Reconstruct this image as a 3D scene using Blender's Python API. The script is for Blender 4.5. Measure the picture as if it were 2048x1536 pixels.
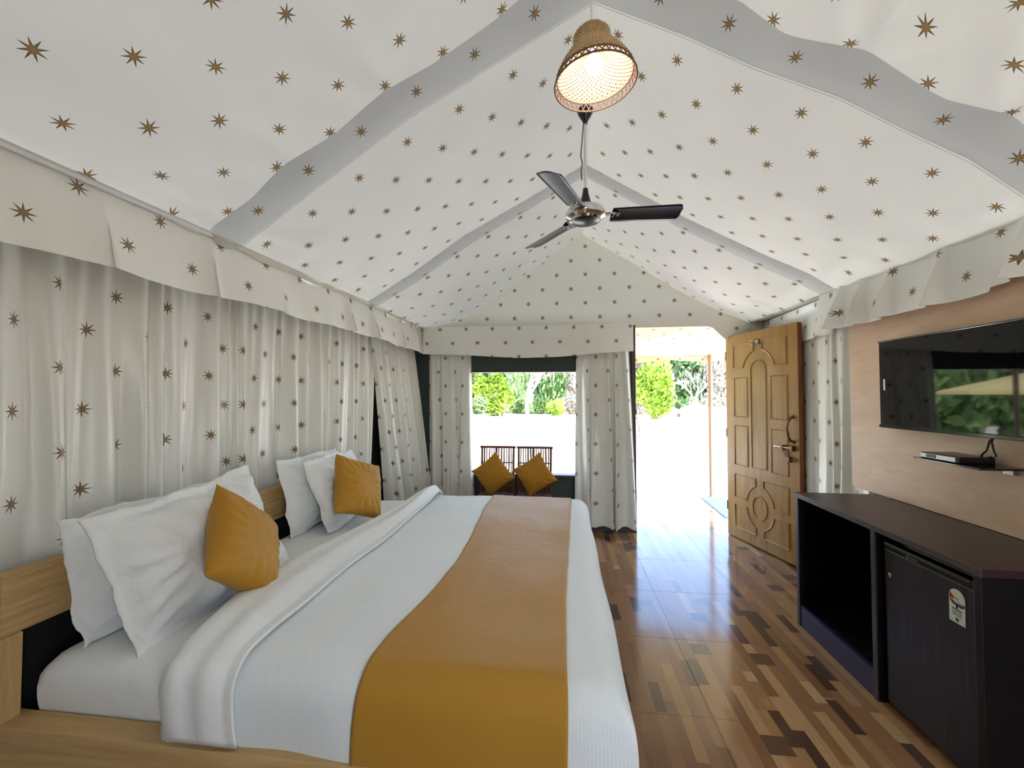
import bpy, bmesh, math, random
from mathutils import Vector, Matrix, noise, Euler
import numpy as np
PI=math.pi
S=bpy.context.scene
for o in list(bpy.data.objects): bpy.data.objects.remove(o)
C=S.collection
# ------------------------------------------------------------ camera, world, sun, exposure
cam=bpy.data.objects.new('camera',bpy.data.cameras.new('camera')); C.objects.link(cam)
cam.data.sensor_width=36; cam.data.lens=830/2048*36; cam.data.clip_start=0.02; cam.data.clip_end=400
F0=830.; yaw=math.atan(101/F0); pit=math.atan(22/F0*math.cos(yaw))
cam.location=(0,0,1.45); cam.rotation_euler=(PI/2+pit,0,yaw); S.camera=cam
W=bpy.data.worlds.new('world'); S.world=W; W.use_nodes=True
nt=W.node_tree; bg=nt.nodes['Background']; sky=nt.nodes.new('ShaderNodeTexSky'); sky.sky_type='NISHITA'
sky.sun_disc=False; sky.sun_elevation=math.radians(52); sky.sun_rotation=math.radians(140); sky.air_density=1.0; sky.dust_density=1.0; sky.ozone_density=1.6
nt.links.new(sky.outputs[0],bg.inputs[0]); bg.inputs[1].default_value=0.85
sl=bpy.data.lights.new('sun','SUN'); sl.energy=8.5; sl.angle=0.02; sl.color=(1,.95,.86)
sun=bpy.data.objects.new('sun',sl); C.objects.link(sun); sun.location=(0,0,20)
sun.rotation_euler=Vector((-.45,.42,-1.0)).to_track_quat('-Z','Y').to_euler()
S.view_settings.view_transform='Standard'; S.view_settings.look='None'; S.view_settings.gamma=1; S.view_settings.use_curve_mapping=False
S.view_settings.exposure=1.19

# ------------------------------------------------------------ helpers
def sr(r,g,b):
    f=lambda c:(c/255/12.92) if c/255<=.04045 else ((c/255+.055)/1.055)**2.4
    return (f(r),f(g),f(b),1)
def N(nt,t,**k):
    n=nt.nodes.new(t)
    for a,b in k.items(): setattr(n,a,b)
    return n
class E_:
    def __init__(s,nt,so): s.nt,s.so=nt,so
    def _b(s,o,op,sw=False):
        n=N(s.nt,'ShaderNodeMath',operation=op); a,b=(o,s) if sw else (s,o)
        for i,q in enumerate((a,b)):
            if isinstance(q,E_): s.nt.links.new(q.so,n.inputs[i])
            elif q is not None: n.inputs[i].default_value=q
        return E_(s.nt,n.outputs[0])
    def __add__(s,o): return s._b(o,'ADD')
    def __sub__(s,o): return s._b(o,'SUBTRACT')
    def __mul__(s,o): return s._b(o,'MULTIPLY')
    def __truediv__(s,o): return s._b(o,'DIVIDE')
    def __neg__(s): return s._b(-1,'MULTIPLY')
    def rsub(s,o): return s._b(o,'SUBTRACT',True)
    def f(s,op): return s._b(None,op)
    def lt(s,o): return s._b(o,'LESS_THAN')
    def gt(s,o): return s._b(o,'GREATER_THAN')
    def at2(s,o): return s._b(o,'ARCTAN2')
    def clamp(s):
        n=N(s.nt,'ShaderNodeClamp'); s.nt.links.new(s.so,n.inputs[0]); return E_(s.nt,n.outputs[0])
def mix(nt,fac,a,b):
    n=N(nt,'ShaderNodeMix',data_type='RGBA')
    if isinstance(fac,E_): fac=fac.so
    for i,q in ((0,fac),(6,a),(7,b)):
        if isinstance(q,(tuple,float,int)): n.inputs[i].default_value=q
        else: nt.links.new(q,n.inputs[i])
    return n.outputs[2]
def noise_n(nt,vec,scale,detail=3,dist=0):
    n=N(nt,'ShaderNodeTexNoise'); n.inputs['Scale'].default_value=scale; n.inputs['Detail'].default_value=detail; n.inputs['Distortion'].default_value=dist
    if vec: nt.links.new(vec,n.inputs['Vector'])
    return n.outputs['Fac']
def mapv(nt,src,scale=(1,1,1),loc=(0,0,0),rot=(0,0,0)):
    m=N(nt,'ShaderNodeMapping'); nt.links.new(src,m.inputs[0]); m.inputs[1].default_value=loc; m.inputs[2].default_value=rot; m.inputs[3].default_value=scale
    return m.outputs[0]
def newmat(name):
    m=bpy.data.materials.new(name); m.use_nodes=True; t=m.node_tree; return m,t,t.nodes['Principled BSDF']
def bump(t,b,h,strength,dist=.01):
    n=N(t,'ShaderNodeBump'); n.inputs['Strength'].default_value=strength; n.inputs['Distance'].default_value=dist
    t.links.new(h,n.inputs['Height']); t.links.new(n.outputs[0],b.inputs['Normal']); return n.outputs[0]
def mat(name,col,rough=.5,metal=0,spec=.5,var=.0,vs=20,bmp=0,emit=0,coat=0,stretch=(1,1,1)):
    m,t,b=newmat(name); b.inputs['Roughness'].default_value=rough; b.inputs['Metallic'].default_value=metal; b.inputs['Specular IOR Level'].default_value=spec
    b.inputs['Coat Weight'].default_value=coat
    tc=N(t,'ShaderNodeTexCoord'); v=mapv(t,tc.outputs['Object'],stretch)
    n=noise_n(t,v,vs,4)
    lo=tuple(c*(1-var) for c in col[:3])+(1,); hi=tuple(min(1,c*(1+var)) for c in col[:3])+(1,)
    t.links.new(mix(t,n,lo,hi),b.inputs['Base Color'])
    if bmp: bump(t,b,n,bmp)
    if emit: b.inputs['Emission Color'].default_value=col; b.inputs['Emission Strength'].default_value=emit
    return m
def wood(name,c1,c2,axis=1,scale=14,rough=.5,squeeze=12,spec=.4,bmp=.15,coat=0):
    m,t,b=newmat(name); tc=N(t,'ShaderNodeTexCoord'); sc=[squeeze]*3; sc[axis]=1
    v=mapv(t,tc.outputs['Object'],tuple(sc)); n=noise_n(t,v,scale/8,5,.6); n2=noise_n(t,v,scale,3)
    e=(E_(t,n)*.7+E_(t,n2)*.3); e=((e-.5)*2.2+.5).clamp()
    t.links.new(mix(t,e,c1,c2),b.inputs['Base Color']); b.inputs['Roughness'].default_value=rough; b.inputs['Specular IOR Level'].default_value=spec
    b.inputs['Coat Weight'].default_value=coat; b.inputs['Coat Roughness'].default_value=.15
    bump(t,b,e.so,bmp,.004); return m
def cloth(name,col,trans=.25,stars=True,rough=.75,sheen=0,wr=.25,wscale=9,strength_spec=.2,twill=False):
    m,t,b=newmat(name); L=t.links
    uvn=N(t,'ShaderNodeUVMap'); uvn.uv_map='UVMap'
    tc=N(t,'ShaderNodeTexCoord')
    n=noise_n(t,tc.outputs['Object'],2.5,3)
    base=mix(t,n,tuple(c*.93 for c in col[:3])+(1,),tuple(min(1,c*1.04) for c in col[:3])+(1,))
    if stars:
        sp=N(t,'ShaderNodeSeparateXYZ'); L.new(uvn.outputs[0],sp.inputs[0]); G=.155
        x=E_(t,sp.outputs[0])/G; y=E_(t,sp.outputs[1])/G
        p=(x+y)*.5+.5; q=(x-y)*.5+.5
        p=p.f('FRACT')-.5; q=q.f('FRACT')-.5
        dx=(p+q)*G; dy=(p-q)*G
        r=(dx*dx+dy*dy).f('SQRT'); th=dy.at2(dx)/(PI/4)
        a=((th+.5).f('FRACT')-.5).f('ABSOLUTE')*(PI/4)
        px=r*a.f('COSINE'); py=r*a.f('SINE')
        R=.034; rn=.0105; nx,ny=rn*math.cos(PI/8),rn*math.sin(PI/8)
        cr=(py*(nx-R))-((px-R)*ny)
        fac=(cr*9e4+.5).clamp()
        sc=mix(t,(r*45-.25).clamp(),sr(140,112,70),sr(70,58,38))
        base=mix(t,fac,base,sc)
    L.new(base,b.inputs['Base Color']); b.inputs['Roughness'].default_value=rough; b.inputs['Specular IOR Level'].default_value=strength_spec
    b.inputs['Sheen Weight'].default_value=sheen
    wn=noise_n(t,mapv(t,tc.outputs['Object'],(1,1,1)),wscale,4,.8)
    if twill:
        wv=N(t,'ShaderNodeTexWave'); wv.inputs['Scale'].default_value=32; L.new(tc.outputs['Object'],wv.inputs['Vector']); wv.bands_direction='X'
        wn=(E_(t,wn)+E_(t,wv.outputs[1])*.04).so
    nb=bump(t,b,wn,wr,.02)
    if trans>0:
        tr=N(t,'ShaderNodeBsdfTranslucent'); L.new(base,tr.inputs[0]); L.new(nb,tr.inputs[1])
        ms=N(t,'ShaderNodeMixShader'); ms.inputs[0].default_value=trans
        out=t.nodes['Material Output']; L.new(b.outputs[0],ms.inputs[1]); L.new(tr.outputs[0],ms.inputs[2]); L.new(ms.outputs[0],out.inputs[0])
    return m
def link(name,me,m=None,parent=None,smooth=True):
    o=bpy.data.objects.new(name,me); C.objects.link(o)
    if m: me.materials.append(m)
    if smooth: me.shade_smooth()
    if parent: o.parent=parent
    return o
def tag(o,label=None,cat=None,group=None,kind=None):
    if label: o['label']=label
    if cat: o['category']=cat
    if group: o['group']=group
    if kind: o['kind']=kind
    return o
def empty(name,loc=(0,0,0),rot=(0,0,0)):
    o=bpy.data.objects.new(name,None); C.objects.link(o); o.location=loc; o.rotation_euler=rot; o.empty_display_size=.1; return o
def pydata(name,V,Fc,m=None,parent=None,smooth=True,uv=None):
    me=bpy.data.meshes.new(name); me.from_pydata([tuple(v) for v in V],[],Fc)
    if uv is not None:
        l=me.uv_layers.new(name='UVMap'); idx=np.empty(len(me.loops),dtype=np.int32); me.loops.foreach_get('vertex_index',idx)
        l.data.foreach_set('uv',np.asarray(uv,dtype=np.float32)[idx].ravel())
    me.update(); return link(name,me,m,parent,smooth)
def gridf(nu,nv,flip=False):
    f=[]
    for i in range(nu-1):
        for j in range(nv-1):
            a=i*nv+j; q=(a,a+nv,a+nv+1,a+1); f.append(q[::-1] if flip else q)
    return f
class MB:
    def __init__(s): s.b=bmesh.new()
    def box(s,x0,x1,y0,y1,z0,z1,bev=0,M=None):
        r=bmesh.ops.create_cube(s.b,size=1)['verts']
        for v in r: v.co=Vector(((x0+x1)/2+v.co.x*(x1-x0),(y0+y1)/2+v.co.y*(y1-y0),(z0+z1)/2+v.co.z*(z1-z0)))
        if bev:
            ed=list({e for v in r for e in v.link_edges})
            k=bmesh.ops.bevel(s.b,geom=ed,offset=bev,segments=2,affect='EDGES',profile=.6); r=list({v for f in k['faces'] for v in f.verts}|{v for v in r if v.is_valid})
        if M:
            for v in r: v.co=M@v.co
        return s
    def tube(s,pts,rad,n=8,cap=True,closed=False):
        pts=[Vector(p) for p in pts]; rr=rad if isinstance(rad,(list,tuple)) else [rad]*len(pts); rings=[]; up=None
        for i,p in enumerate(pts):
            if closed: d=(pts[(i+1)%len(pts)]-pts[i-1])
            else: d=(pts[min(i+1,len(pts)-1)]-pts[max(i-1,0)])
            d.normalize()
            if up is None: up=d.orthogonal().normalized()
            else:
                up=(up-d*up.dot(d)); up=up.normalized() if up.length>1e-6 else d.orthogonal().normalized()
            q=d.cross(up)
            rings.append([s.b.verts.new(p+(up*math.cos(2*PI*k/n)+q*math.sin(2*PI*k/n))*rr[i]) for k in range(n)])
        m=len(rings)
        for i in range(m if closed else m-1):
            A,B=rings[i],rings[(i+1)%m]
            for k in range(n): s.b.faces.new((A[k],A[(k+1)%n],B[(k+1)%n],B[k]))
        if cap and not closed: s.b.faces.new(rings[0][::-1]); s.b.faces.new(rings[-1])
        return s
    def lathe(s,prof,n=32,M=Matrix()):
        rings=[]
        for r,z in prof:
            if r<1e-5: rings.append([s.b.verts.new(M@Vector((0,0,z)))])
            else: rings.append([s.b.verts.new(M@Vector((r*math.cos(2*PI*k/n),r*math.sin(2*PI*k/n),z))) for k in range(n)])
        for A,B in zip(rings,rings[1:]):
            for k in range(n):
                a=(A[k%len(A)],A[(k+1)%len(A)],B[(k+1)%len(B)],B[k%len(B)]); u=[]
                for v in a:
                    if v not in u: u.append(v)
                if len(u)>2: s.b.faces.new(u)
        return s
    def poly(s,pts,thick,M=Matrix()):
        a=[s.b.verts.new(M@Vector((x,y,0))) for x,y in pts]; b=[s.b.verts.new(M@Vector((x,y,thick))) for x,y in pts]; n=len(pts)
        s.b.faces.new(a[::-1]); s.b.faces.new(b)
        for k in range(n): s.b.faces.new((a[k],a[(k+1)%n],b[(k+1)%n],b[k]))
        return s
    def build(s,name,m,parent=None,smooth=False,loc=None,rot=None):
        bmesh.ops.recalc_face_normals(s.b,faces=s.b.faces)
        me=bpy.data.meshes.new(name); s.b.to_mesh(me); s.b.free()
        o=link(name,me,m,parent,False)
        if smooth: me.shade_smooth(); 
        if smooth=='auto' or smooth is True:
            try: me.set_sharp_from_angle(angle=math.radians(40))
            except Exception: pass
        if loc: o.location=loc
        if rot: o.rotation_euler=rot
        return o
def nz(x,y=0,z=0): return noise.noise(Vector((x,y,z)))

# ------------------------------------------------------------ materials
FAB=sr(226,222,208)
M={}
M['roof']=cloth('tent_roof_cloth',FAB,.038,True,wr=.10,wscale=4)
M['band']=cloth('tent_sleeve_cloth',sr(200,200,192),.025,True,wr=.15,wscale=6)
M['gable']=cloth('gable_cloth',FAB,.045,True,wr=.15,wscale=6)
M['curtain']=cloth('satin_curtain_cloth',sr(242,241,233),.09,True,rough=.3,wr=.12,wscale=3,strength_spec=.6)
M['sheer']=cloth('porch_cloth',sr(204,190,156),.04,True,wr=.2)
M['linen']=cloth('white_linen',sr(240,242,240),0,False,wr=.35,wscale=7)
M['duvet']=cloth('duvet_cotton',sr(238,243,243),0,False,wr=.3,wscale=5,twill=True)
M['pillow']=cloth('pillow_cotton',sr(244,245,243),.05,False,wr=1.0,wscale=8)
M['gold']=cloth('gold_cloth',sr(182,132,42),0,False,rough=.6,wr=.4,wscale=8,sheen=.1)
M['runner']=cloth('runner_cloth',sr(182,134,48),0,False,rough=.55,wr=.25,wscale=6,sheen=.15)
M['pine']=wood('pine',sr(170,132,78),sr(226,192,138),1,26,.55,22)
M['pinex']=wood('pine_rail',sr(176,140,86),sr(218,184,128),0,20,.55,16)
M['pinez']=wood('pine_post',sr(176,140,86),sr(218,184,128),2,20,.55,16)
M['door']=wood('door_veneer',sr(138,98,44),sr(186,140,70),2,16,.38,10,bmp=.05,coat=.2)
M['dooredge']=wood('door_edge',sr(110,58,26),sr(140,80,40),2,16,.4,10)
M['plyr']=wood('plywood_panel',sr(200,160,126),sr(232,202,172),1,8,.4,4,bmp=.03)
M['lam']=mat('dark_laminate',sr(20,12,13),.38,spec=.4,var=.15,vs=60)
M['lamtop']=mat('laminate_top',sr(60,38,38),.35,spec=.4,var=.15,vs=120)
M['lamedge']=mat('laminate_edge_band',sr(70,66,70),.3)
M['plinth']=mat('plinth_blue_reflection',sr(46,44,78),.3,spec=.5,var=.1)  # blue of a reflection put into the plinth colour
M['black']=mat('black_plastic',sr(16,16,18),.25)
M['blackm']=mat('black_matte',sr(12,12,12),.8)
M['screen']=mat('tv_glass',sr(6,8,9),.03,spec=.5)
M['chrome']=mat('chrome',sr(210,210,210),.12,1)
M['steel']=mat('brushed_steel',sr(160,155,148),.3,1)
M['brass']=mat('antique_brass',sr(110,84,62),.3,1)
M['white']=mat('white_plastic',sr(235,235,230),.4)
M['wallg']=mat('dark_green_canvas',sr(62,76,72),.8,var=.12,vs=30)
M['walld']=mat('dark_brown_canvas',sr(60,50,42),.8,var=.12,vs=30)
M['frame']=mat('dark_window_wood',sr(60,36,34),.45,var=.2,vs=10)
M['bamboo']=mat('bamboo_cane',sr(112,66,40),.45,var=.35,vs=30,bmp=.2)
M['wicker']=mat('wicker_cane',sr(196,168,124),.6,var=.3,vs=60)
M['wickerd']=mat('dark_wicker_cane',sr(120,84,58),.6,var=.3,vs=60)
M['pole']=mat('painted_pole',sr(140,104,76),.5,var=.1)
M['blue']=mat('blue_tarpaulin',sr(70,130,220),.5,var=.1)
M['ground']=mat('pale_sand_ground',sr(212,204,188),.95,var=.08,vs=.6)
M['rock']=mat('grey_stone',sr(120,110,104),.9,var=.3,vs=4,bmp=.5)
M['earth']=mat('reddish_hillside',sr(178,154,142),.95,var=.35,vs=1.2,bmp=.8)
M['bark']=mat('pale_bark',sr(160,150,142),.9,var=.2,vs=5)
M['leafg']=mat('green_leaves',sr(106,134,78),.6,var=.3,vs=.8)
M['leafy']=mat('yellow_green_leaves',sr(128,156,48),.6,var=.25,vs=.8)
M['leafd']=mat('dry_leaves',sr(160,148,128),.7,var=.3,vs=.8)
M['deck']=mat('grout',sr(60,48,38),.7)

def floor_material():
    m,t,b=newmat('printed_wood_tile'); L=t.links
    g=N(t,'ShaderNodeNewGeometry'); sp=N(t,'ShaderNodeSeparateXYZ'); L.new(g.outputs['Position'],sp.inputs[0])
    X=E_(t,sp.outputs[0])+20; Y=E_(t,sp.outputs[1])+20
    def cell(w,l,seed,bias=0):
        c=(X/w+seed).f('FLOOR'); wn=N(t,'ShaderNodeTexWhiteNoise',noise_dimensions='1D'); L.new(c.so,wn.inputs['W'])
        r=(Y/l+E_(t,wn.outputs[0])*9.0).f('FLOOR')
        w2=N(t,'ShaderNodeTexWhiteNoise',noise_dimensions='2D'); cb=N(t,'ShaderNodeCombineXYZ'); L.new((c*1.37).so,cb.inputs[0]); L.new((r*2.11+seed).so,cb.inputs[1]); L.new(cb.outputs[0],w2.inputs['Vector'])
        return E_(t,w2.outputs[0])
    a=cell(.0508,.61,0.0); ramp=N(t,'ShaderNodeValToRGB'); cr=ramp.color_ramp; cr.interpolation='CONSTANT'
    cols=[(0,sr(152,110,72)),(.22,sr(162,120,80)),(.4,sr(138,98,66)),(.58,sr(172,130,86)),(.74,sr(146,108,76)),(.9,sr(190,150,104))]
    cr.elements[0].position=0; cr.elements[0].color=cols[0][1]; cr.elements[1].position=cols[1][0]; cr.elements[1].color=cols[1][1]
    for p,c in cols[2:]: e=cr.elements.new(p); e.color=c
    L.new(a.so,ramp.inputs[0]); col=ramp.outputs[0]
    # the dark blocks sit in a regular grid, as on a printed tile
    d=cell(.0508,.203,3.0); col=mix(t,d.lt(.075),col,sr(84,62,50))
    e=cell(.1016,.1,7.0); col=mix(t,e.lt(.03),col,sr(100,74,56))
    k=cell(.0508,.075,11.0); col=mix(t,k.lt(.008),col,sr(198,162,116))
    gn=noise_n(t,mapv(t,g.outputs['Position'],(60,3,1)),2.2,5); gg=((E_(t,gn)-.5)*1.6+.5).clamp()
    col=mix(t,(gg*.35),col,sr(80,54,34))
    L.new(col,b.inputs['Base Color'])
    b.inputs['Roughness'].default_value=.13; b.inputs['Specular IOR Level'].default_value=.42
    n2=noise_n(t,mapv(t,g.outputs['Position'],(1,1,1)),3,2); bump(t,b,n2,.03,.01)
    return m
M['floor']=floor_material()

# ------------------------------------------------------------ setting: floor
fl=MB().box(-1.9,2.25,-1.4,6.27,-.12,-.006).build('floor',M['deck']); tag(fl,'glossy floor of wood-print tiles running out to the porch',kind='structure')
tile_me=None; TS=.61
for i in range(-4,4):
    for j in range(-2,8):
        x0=.055+i*TS; y0=.165+(j)*TS
        if x0+TS>2.25+.3 or x0<-2.1: continue
        if tile_me is None:
            o=MB().box(.0008,TS-.0008,.0008,TS-.0008,-.006,0,.0006).build('floor_tile',M['floor'],fl); tile_me=o.data
        else: o=bpy.data.objects.new('floor_tile',tile_me); C.objects.link(o); o.parent=fl
        o.location=(x0,y0,0)
# outer rows of cut tiles towards the porch edge
for i in range(-4,4):
    x0=.055+i*TS
    if x0+TS>2.5: continue
    for (ya,yb) in ((.165+8*TS,.165+9*TS),(.165+9*TS,.165+10*TS-.001)):
        o=bpy.data.objects.new('floor_tile',tile_me); C.objects.link(o); o.parent=fl; o.location=(x0,ya,0)

# ------------------------------------------------------------ tent roof
def resample(pts,n):
    P=[Vector(p) for p in pts]; d=[0]
    for a,b in zip(P,P[1:]): d.append(d[-1]+(b-a).length)
    out=[]
    for k in range(n):
        t=d[-1]*k/(n-1); i=0
        while i<len(d)-2 and d[i+1]<t: i+=1
        out.append(P[i].lerp(P[i+1],(t-d[i])/max(1e-9,d[i+1]-d[i])))
    return out
def eaveL(y): return -1.70+.045*max(0,y)*.75
def eaveR(y): return 1.94
RL={-1.3:[(.15,3.27),(-.2,3.14),(-.85,2.78),(-1.29,2.48),(-1.72,2.2)],
 1.72:[(.15,3.27),(-.177,3.156),(-.397,3.02),(-.854,2.75),(-1.287,2.473),(eaveL(1.72),2.2)],
 1.90:[(.15,3.265),(-.288,3.033),(-.741,2.793),(-1.059,2.582),(eaveL(1.9),2.19)],
 3.2:[(.18,3.23),(-.248,2.994),(-.766,2.722),(-1.218,2.42),(eaveL(3.2),2.2)],
 3.36:[(.18,3.225),(-.248,2.99),(-.766,2.71),(-1.218,2.41),(eaveL(3.36),2.2)],
 4.62:[(.22,3.21),(-.189,2.926),(-.639,2.603),(-1.127,2.302),(eaveL(4.62),2.19)]}
RR={-1.3:[(.15,3.27),(.719,3.05),(1.18,2.78),(1.65,2.49),(1.94,2.2)],
 1.72:[(.15,3.27),(.45,3.18),(.719,3.05),(.868,2.91),(1.176,2.776),(1.434,2.594),(1.649,2.489),(1.94,2.2)],
 1.90:[(.15,3.265),(.55,3.059),(.843,2.887),(1.183,2.722),(1.449,2.549),(1.669,2.417),(1.94,2.19)],
 3.2:[(.18,3.23),(.5,3.03),(.948,2.754),(1.468,2.47),(1.77,2.319),(1.94,2.2)],
 3.36:[(.18,3.225),(.5,3.03),(.948,2.75),(1.468,2.46),(1.77,2.31),(1.94,2.2)],
 4.62:[(.22,3.21),(.786,2.86),(1.201,2.574),(1.606,2.349),(1.94,2.2)]}
NS=70
def section(y):
    l=resample([(a,0,b) for a,b in RL[y]],NS); r=resample([(a,0,b) for a,b in RR[y]],NS)
    return l[::-1]+r[1:]
ceil=empty('ceiling',(0,0,0)); tag(ceil,'sagging cream tent roof printed with small gold stars',kind='structure')
def roof_panel(name,y0,y1,ny,sag,m,seed,ties=None,drop=0,eavefold=0):
    A,B=section(y0),section(y1); nx=len(A); V=[]; U=[]
    dl=[0]
    for a,b in zip(A,A[1:]): dl.append(dl[-1]+math.hypot(b.x-a.x,b.z-a.z))
    mid=dl[NS-1]
    for j in range(ny):
        t=j/(ny-1); y=y0+(y1-y0)*t
        for i in range(nx):
            p=A[i].lerp(B[i],t); s=(i-(NS-1))/(NS-1); e=1-abs(s)
            z=p.z; w=math.sin(PI*t)*(math.sin(PI*min(1,max(0,(abs(s))*.95+.03)))**.7)
            z-=sag*w*(1.15 if s>0 else .8)
            z+=.012*nz(s*6+seed,y*2.2)*math.sin(PI*t)
            # gathered folds running in from the eave and the ties on the pole
            ef=math.exp(-((1-abs(s))/.16)**2); z-=eavefold*ef*math.sin(PI*t)*(.5+.5*math.sin(y*21+3*nz(y*3,seed)))
            if ties:
                for (ts,yt,amp) in ties:
                    ds=abs(s-ts); dy=abs(y-yt)
                    fan=math.exp(-(dy/.45)**2)*math.exp(-(ds/(.02+.30*dy+.02))**2)
                    z+=amp*fan*(math.cos((s-ts)/(.02+.12*dy)*2.2)*min(1,dy*9))
            if drop and t>.7:                                     # the edge hangs in shallow scallops between the ties
                k=((t-.7)/.3)**2; ss=[q[0] for q in ties if q[1]>1.5]; dmin=min(abs(s-q) for q in ss) if ss else 1
                z-=drop*k*min(1,dmin/.12)
            V.append((p.x,y,z)); U.append((y,abs(dl[i]-mid)))
    o=pydata(name,V,gridf(ny,nx),m,ceil,uv=[(u+.003+.155*0,v+.02) for u,v in U]); return o
tiesN=[(-.97,1.72,.03),(-.76,1.72,.02),(-.50,1.72,.02),(.54,1.72,.045),(.82,1.72,.075),(1.0,1.72,.03),(-1.0,.55,.03),(-.1,1.72,.0),(.17,1.72,.0)]
roof_panel('canvas_panel',-1.3,1.72,90,.03,M['roof'],1,tiesN,.03)
roof_panel('canvas_panel',1.90,3.2,60,.07,M['roof'],5,[(.93,3.2,.02),(-.93,3.2,.02),(.95,1.9,.02),(-.95,1.9,.02)],0,.012)
roof_panel('canvas_panel',3.36,4.62,50,.055,M['roof'],9,[(.93,3.36,.015),(-.93,3.36,.015)],0,.012)
for sg in (-1,1):
    ex=(lambda y:eaveL(y)+.035) if sg<0 else (lambda y:eaveR(y)-.02); xo=-2.03 if sg<0 else 2.16
    pydata('eave_leak_strip',[q for k in range(13) for q in ((ex(-1.33+k*.497),-1.33+k*.497,2.203),(xo,-1.33+k*.497,2.215))],gridf(13,2),M['linen'],ceil)  # strip added between roof edge and wall to stop daylight leaking in
    if sg<0: MB().tube([(eaveL(-1.33+k*.5)+.004,-1.33+k*.497,2.203) for k in range(13)],.011,8).build('eave_piping',M['linen'],ceil,True)
def band(y0,y1,dropc,seed):
    A,B=section(y0),section(y1); nx=len(A); V=[];U=[];ny=12
    dl=[0]
    for a,b in zip(A,A[1:]): dl.append(dl[-1]+math.hypot(b.x-a.x,b.z-a.z))
    for j in range(ny):
        t=j/(ny-1)
        for i in range(nx):
            p=A[i].lerp(B[i],t); s=(i-(NS-1))/(NS-1)
            z=p.z-dropc*math.sin(PI*t)+.004*math.sin(s*70+3*nz(s*9,seed))*math.sin(PI*t)*(abs(s)**2)*1.6
            if y0<2: 
                dmin=min(abs(s-q[0]) for q in tiesN); z-=.03*min(1,dmin/.12)*(1-t)**2
            V.append((p.x,y0+(y1-y0)*t,z)); U.append((y0+(y1-y0)*t+.07,abs(dl[i]-dl[NS-1])+.02))
    o=pydata('pole_sleeve',V,gridf(ny,nx),M['band'],ceil,uv=U)
    return o
band(1.72,1.90,.02,3); band(3.2,3.36,.012,7)
# seams on the roof: two stitched welts beside the sleeve
for y,dz in ((1.905,.004),(3.365,.004)):
    A=section(1.90 if y<2 else 3.36)
    MB().tube([(p.x,y,p.z-dz) for p in A],.0018,5).build('seam_welt',M['linen'],ceil,True)

# ------------------------------------------------------------ walls
def wall(name,V,F,m,label):
    o=pydata(name,V,F,m,None,False); tag(o,label,kind='structure'); return o
w=MB().box(-2.02,-1.98,-1.35,4.66,-.01,2.25).build('wall_left',M['walld']); tag(w,'dark canvas tent wall behind the left curtains',kind='structure')
w=MB().box(2.10,2.14,-1.35,4.66,-.01,2.25).build('wall_right',M['wallg']); tag(w,'dark canvas tent wall behind the door and television panel',kind='structure')
w=MB().box(-2.0,-1.45,-1.35,-1.31,-.01,3.3).box(1.8,2.14,-1.35,-1.31,-.01,3.3).box(-1.45,1.15,-1.35,-1.31,-.01,2.2).box(-1.45,1.8,-1.35,-1.31,2.15,3.3).build('wall_rear',M['roof']); tag(w,'cream tent wall behind the viewer with an added daylight gap',kind='structure')  # tall gap near the right end added to let fill daylight in
wb=empty('wall_back',(0,4.6,0)); tag(wb,'dark green tent end wall around the window under a starry gable',kind='structure')
def wbx(name,m,*a,**k): return MB().box(*a,**k).build(name,m,wb)
wbx('wall_panel',M['wallg'],-2.0,-1.02,-.03,.03,0,2.2); wbx('wall_panel',M['wallg'],-1.02,.20,-.03,.03,0,.55)
wbx('wall_panel',M['wallg'],-1.02,.20,-.03,.03,1.72,2.2); wbx('wall_panel',M['wallg'],.20,.735,-.03,.03,0,2.2)
wbx('door_post',M['frame'],.735,.775,-.05,.05,0,2.2)
wbx('skirting_board',M['frame'],.2,.735,-.05,-.03,0,.07)
wbx('hinge_post',M['frame'],1.735,1.785,-.03,.06,0,2.07); wbx('wall_panel',M['wallg'],1.785,2.16,-.03,.03,0,2.21)
# gable cloth
V=[];U=[];top=[(a,b) for a,b in RL[4.62]][::-1]+[(a,b) for a,b in RR[4.62]][1:]+[(2.11,2.19)]
tp=resample([(a,0,b) for a,b in top],81)
for i,p in enumerate(tp):
    for j in range(16):
        t=j/15; zb_=2.17-.15*min(1,max(0,(p.x-1.55)/.15)); z=zb_+(p.z+.01-zb_)*t; V.append((p.x,-.04+.012*nz(p.x*3,z*3)-.012*math.sin(PI*t),z)); U.append((p.x+.06,z+.028))
pydata('gable_cloth',V,gridf(81,16),M['gable'],wb,uv=U)

# ------------------------------------------------------------ window
wn=empty('window_1',(0,4.6,0)); tag(wn,'open window with dark wooden sill and head in the end wall',kind='structure')
MB().box(-1.06,.24,-.075,.05,.55,.583,.004).build('window_sill',M['frame'],wn)
MB().box(-1.04,.22,-.05,.04,1.70,1.725,.004).build('window_head',M['frame'],wn)
MB().box(.17,.20,-.04,.03,.58,1.70).build('window_jamb',M['frame'],wn); MB().box(-1.06,-1.03,-.04,.03,.58,1.70).build('window_jamb',M['frame'],wn)
for z in (1.50,.72): MB().box(.145,.175,-.05,-.03,z,z+.035,.002).build('latch_bracket',M['dooredge'],wn)

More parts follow.
